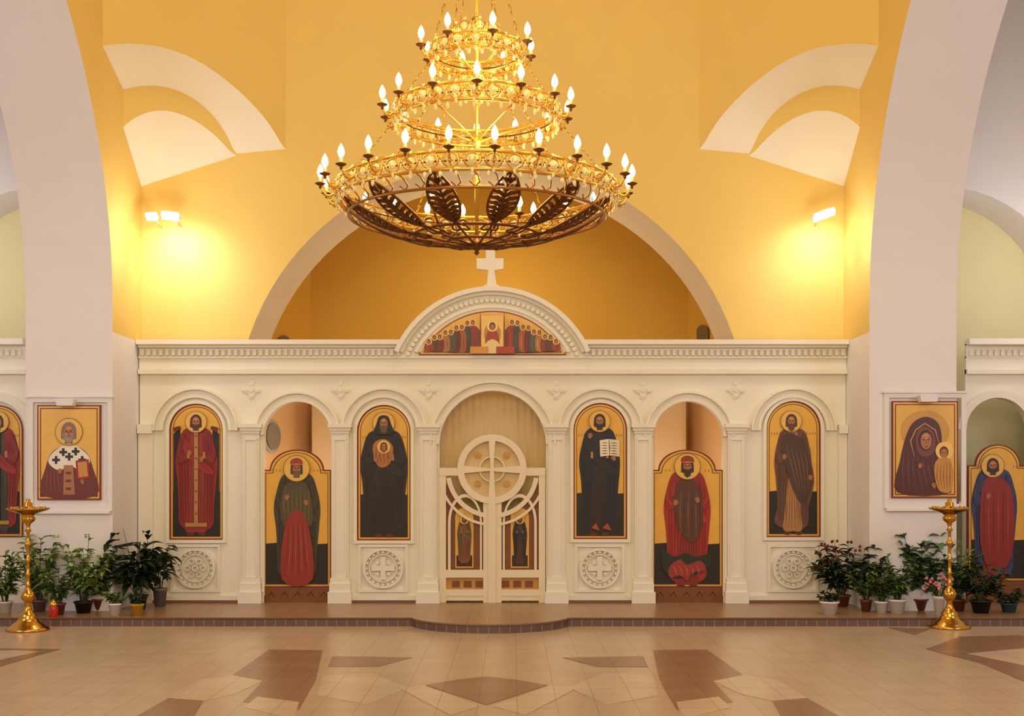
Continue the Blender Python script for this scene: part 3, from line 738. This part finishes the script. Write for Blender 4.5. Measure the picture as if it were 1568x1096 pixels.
def point(n,loc,e,c,r=.1):
    l=bpy.data.lights.new(n,'POINT'); l.energy=e; l.color=lin(c)[:3]; l.shadow_soft_size=r
    o=bpy.data.objects.new(n,l); o.location=loc; scene.collection.objects.link(o); return o
def spot(n,loc,tgt,e,c,ang,r=.08,blend=1.0):
    l=bpy.data.lights.new(n,'SPOT'); l.energy=e; l.color=lin(c)[:3]; l.shadow_soft_size=r; l.spot_size=math.radians(ang); l.spot_blend=blend
    o=bpy.data.objects.new(n,l); o.location=loc; o.rotation_euler=(Vector(tgt)-Vector(loc)).to_track_quat('-Z','Y').to_euler(); scene.collection.objects.link(o)
def area(n,loc,tgt,e,c,sx,sy):
    l=bpy.data.lights.new(n,'AREA'); l.energy=e; l.color=lin(c)[:3]; l.shape='RECTANGLE'; l.size=sx; l.size_y=sy
    o=bpy.data.objects.new(n,l); o.location=loc; o.rotation_euler=(Vector(tgt)-Vector(loc)).to_track_quat('-Z','Y').to_euler(); scene.collection.objects.link(o)
for c_,e in ((l2,1.0),(l3,.7)):
    spot('flood_beam',(c_.x,c_.y-.08,c_.z-.12),(c_.x*.99,.12,c_.z-.7),38*e,(240,244,255),140)
    point('flood_spill',(c_.x*.96,c_.y-.6,c_.z-.45),26*e,(244,244,250),.12)

# ---------- candle stands
def stand(x,yb):
    d=CZ*F/(yb-VY); X0=(x-VX)*d/F+CX; Y0=-D+d
    b=B('candle_stand')
    pr=[(.001,0),(.235,0),(.24,.015),(.225,.035),(.19,.05),(.17,.075),(.12,.11),(.095,.15),(.10,.17),(.07,.2),(.045,.24),(.03,.3),(.045,.33),(.075,.365),(.08,.40),(.06,.44),(.03,.47),(.022,.5),(.035,.52),(.022,.54),(.02,.62),(.035,.64),(.02,.66),(.019,.78),(.034,.8),(.019,.82),(.018,.95),(.034,.97),(.045,.99),(.03,1.01),(.018,1.04),(.018,1.12),(.04,1.14),(.02,1.17),(.03,1.22),(.07,1.25),(.085,1.28),(.06,1.31),(.09,1.335),(.2,1.37),(.235,1.385),(.235,1.40),(.2,1.39),(.08,1.385),(.045,1.42),(.05,1.45),(.02,1.475),(.028,1.5),(.001,1.51)]
    b.lathe(pr,(X0,Y0,0),BRASS,32)
    for i in range(12):
        a=2*pi*i/12; b.lathe([(.014,0),(.018,.02),(.012,.02),(.001,.018)],(X0+.18*math.cos(a),Y0+.18*math.sin(a),1.395),BRASS,8)
    b.tube([(X0+.12,Y0,1.4),(X0+.12,Y0,1.47)],.006,CANDLE,6)
    b.build()
stand(43,965); stand(1454,961)
b=B('votive_lantern'); d=CZ*F/(957-VY); xx=(82-VX)*d/F+CX
RG=mat((190,30,20),.2,name='red_glass'); b.lathe([(.001,0),(.06,0),(.06,.02),(.04,.03)],(xx,-D+d,0),BRASS,16); b.lathe([(.04,.03),(.055,.06),(.055,.2),(.045,.23)],(xx,-D+d,0),RG,16); b.lathe([(.05,.23),(.055,.25),(.02,.3),(.001,.32)],(xx,-D+d,0),BRASS,16); b.build()

# ---------- plants
def plant(name,x,yb,h,w,leaf,ll,lw,ns,nl,potc=(235,230,220),pr=11,ph=18,droop=.35,flower=None):
    d=(CZ-.1)*F/(yb-VY)
    k=d/F; X0=(x-VX)*k+CX; Y0=-D+d; z0=.1
    b=B(name); r=pr*k; H=ph*k
    pm=mat(potc,.4,0,.05,6,0,'pot_%d_%d_%d'%potc)
    b.lathe([(.001,0),(r*.7,0),(r*.95,H*.85),(r*1.08,H*.86),(r*1.08,H),(r*.92,H),(r*.9,H*.85),(.001,H*.84)],(X0,Y0,z0),pm,20)
    b.lathe([(r*.88,H*.9),(.001,H*.92)],(X0,Y0,z0),mat((50,34,24),.9,name='potting_soil'),12)
    m1=mat(leaf,.45,0,.2,10,0,'leaf_%d_%d_%d'%leaf); m2=mat(sh(leaf,1.35),.45,0,.2,10,0,'leaf_light_%d'%leaf[0]); m3=mat(sh(leaf,.65),.5,0,.2,10,0,'leaf_dark_%d'%leaf[0])
    st=mat((70,72,36),.7,name='plant_stem')
    hh=h*k-H; ww=w*k/2
    for s in range(ns):
        a=2*pi*s/ns+random.uniform(-.4,.4); rad=ww*math.sqrt(random.uniform(.05,1)); top=hh*random.uniform(.5,1.0)*(1-.25*(rad/ww)**2)
        pts=[]
        for j in range(6):
            u=j/5; pts.append(Vector((X0+math.cos(a)*(r*.3*(1-u)+rad*u**1.3),Y0+math.sin(a)*(r*.3*(1-u)+min(rad,.3)*u**1.3),z0+H*.9+top*u)))
        b.tube(pts,[.006*(1-.12*j) for j in range(6)],st,4)
        for q in range(nl):
            u=random.uniform(.2,1.0)*4.999; i=int(u); f=u-i; P=pts[i]*(1-f)+pts[i+1]*f
            az=a+random.uniform(-1.9,1.9); el=random.uniform(-.1,1.0); L=ll*random.uniform(.65,1.15)
            dr=Vector((math.cos(az)*math.cos(el),math.sin(az)*math.cos(el),math.sin(el)))
            sd=dr.cross(Vector((0,0,1)))
            if sd.length<.01: sd=Vector((1,0,0))
            sd.normalize(); vs=[]
            prf=[.12,.75,1.0,.8,.42,.0]
            for j in range(6):
                t=j/5; c_=P+dr*L*t-Vector((0,0,1))*droop*L*t*t; up=Vector((0,0,1))*lw*.25*prf[j]
                if c_.z<z0+.02: c_.z=z0+.02
                if c_.y>YP-.03 and abs(c_.x)>4.6: c_.y=YP-.03
                vs+= [c_-sd*lw/2*prf[j]+up,c_,c_+sd*lw/2*prf[j]+up]
            fs=[]
            for j in range(5): fs+=[(3*j,3*j+1,3*j+4,3*j+3),(3*j+1,3*j+2,3*j+5,3*j+4)]
            b.add(vs,fs,random.choice((m1,m1,m2,m3)),True)
        if flower:
            for q in range(3): b.ball(pts[-1]+Vector((random.uniform(-.04,.04),random.uniform(-.04,.04),random.uniform(-.04,.03))),.02,mat(flower,.6,name='blossom'),7)
    b.build(recalc=False)
G1=(84,110,46); G2=(40,60,30); G3=(134,156,82); BK=(34,26,24); W_=(235,232,224); BR=(120,64,40)
plant('potted_fern',8,938,106,66,G1,.15,.05,14,18,W_)
plant('potted_ivy',60,936,130,78,G3,.16,.065,15,18,(120,90,80))
plant('potted_bush',90,941,84,60,G1,.1,.045,14,18,BR,pr=10)
plant('potted_ivy',128,938,128,90,G3,.14,.06,17,21,BK,pr=14)
plant('potted_bush',152,934,92,70,G1,.11,.05,13,18,BR)
plant('potted_geranium',176,942,44,38,G1,.07,.05,9,10,W_,pr=10,ph=19)
plant('potted_geranium',210,942,40,32,G2,.07,.04,8,9,(206,160,50),pr=10,ph=18)
plant('potted_ficus',212,932,134,92,G2,.25,.1,15,13,BK,pr=14,ph=22,droop=.5)
plant('potted_ficus',245,928,108,56,G2,.22,.085,9,9,(120,110,105),pr=11,ph=28,droop=.5)
plant('potted_ficus',1288,928,116,100,G2,.17,.07,21,18,BR,pr=14,droop=.4,flower=(120,44,40))
plant('potted_geranium',1270,940,40,38,G2,.08,.05,8,9,W_,pr=14,ph=20)
plant('potted_bush',1326,936,76,54,G1,.1,.045,12,16,BR,pr=9)
plant('potted_bush',1350,938,84,56,G1,.1,.05,13,17,W_,pr=10)
plant('potted_bush',1374,939,94,60,G1,.11,.055,14,17,W_,pr=13,ph=22)
plant('potted_ivy',1408,934,140,80,(70,96,50),.17,.11,12,13,BR,pr=13)
plant('flower_vase',1438,942,68,48,G1,.08,.035,10,12,W_,pr=9,ph=30,flower=(222,120,140))
plant('potted_ivy',1466,935,120,66,G1,.16,.06,13,15,BR,pr=13)
plant('potted_fern',1502,938,84,72,G2,.18,.04,16,16,BK,pr=16,ph=20)
plant('potted_fern',1545,937,46,60,G2,.13,.035,12,12,(60,90,110),pr=13,ph=14)

# ---------- lights
area('west_fill_light',(0,-19.5,6.5),(0,-3,2.5),640,(255,243,228),9,5)  # unseen area light added behind the camera; the west wall has no window
area('overhead_fill_light',(0,-7.3,11.8),(0,-7.3,0),300,(255,240,212),6,6)  # added fill under the flat ceiling, out of view; no dome opening exists
area('aisle_daylight_left',(-9.0,-7,4.2),(-5,-3.5,2.5),200,(222,226,255),5,3)
area('aisle_daylight_right',(9.0,-7,4.2),(5,-3.5,2.5),200,(222,226,255),5,3)
for z,e in ((4.0,26),(4.7,14)):
    point('chandelier_glow_%d'%int(z),(CHX+.1,CY-.1,z+.1),e,(255,218,155),.2)
point('altar_fill_light',(0,2.4,4.6),54,(255,228,175),.25)  # unseen point light added to light the apse, no fixture
point('altar_fill_light',(-2.6,2.2,2.0),20,(255,228,195),.15)  # unseen fill added for the walls behind the side doors, likewise on the right
point('altar_fill_light',(2.6,2.2,2.0),20,(255,228,195),.15)
point('aisle_fill_light',(7.3,-.8,4.5),34,(250,244,250),.2)  # unseen point lights added to brighten both aisle ends, no fixtures
point('aisle_fill_light',(-7.3,-.8,4.5),34,(250,244,250),.2)
w=bpy.data.worlds.new('world'); w.use_nodes=True; w.node_tree.nodes['Background'].inputs[0].default_value=(.9,.9,1,1); w.node_tree.nodes['Background'].inputs[1].default_value=.3; scene.world=w
cd=bpy.data.cameras.new('camera'); cd.sensor_width=36; cd.lens=F/1568*36; cd.shift_y=(VY-548)/1568.0; cd.clip_end=200
co=bpy.data.objects.new('camera',cd); co.location=(CX,-D,CZ); co.rotation_euler=(pi/2,0,0); scene.collection.objects.link(co); scene.camera=co
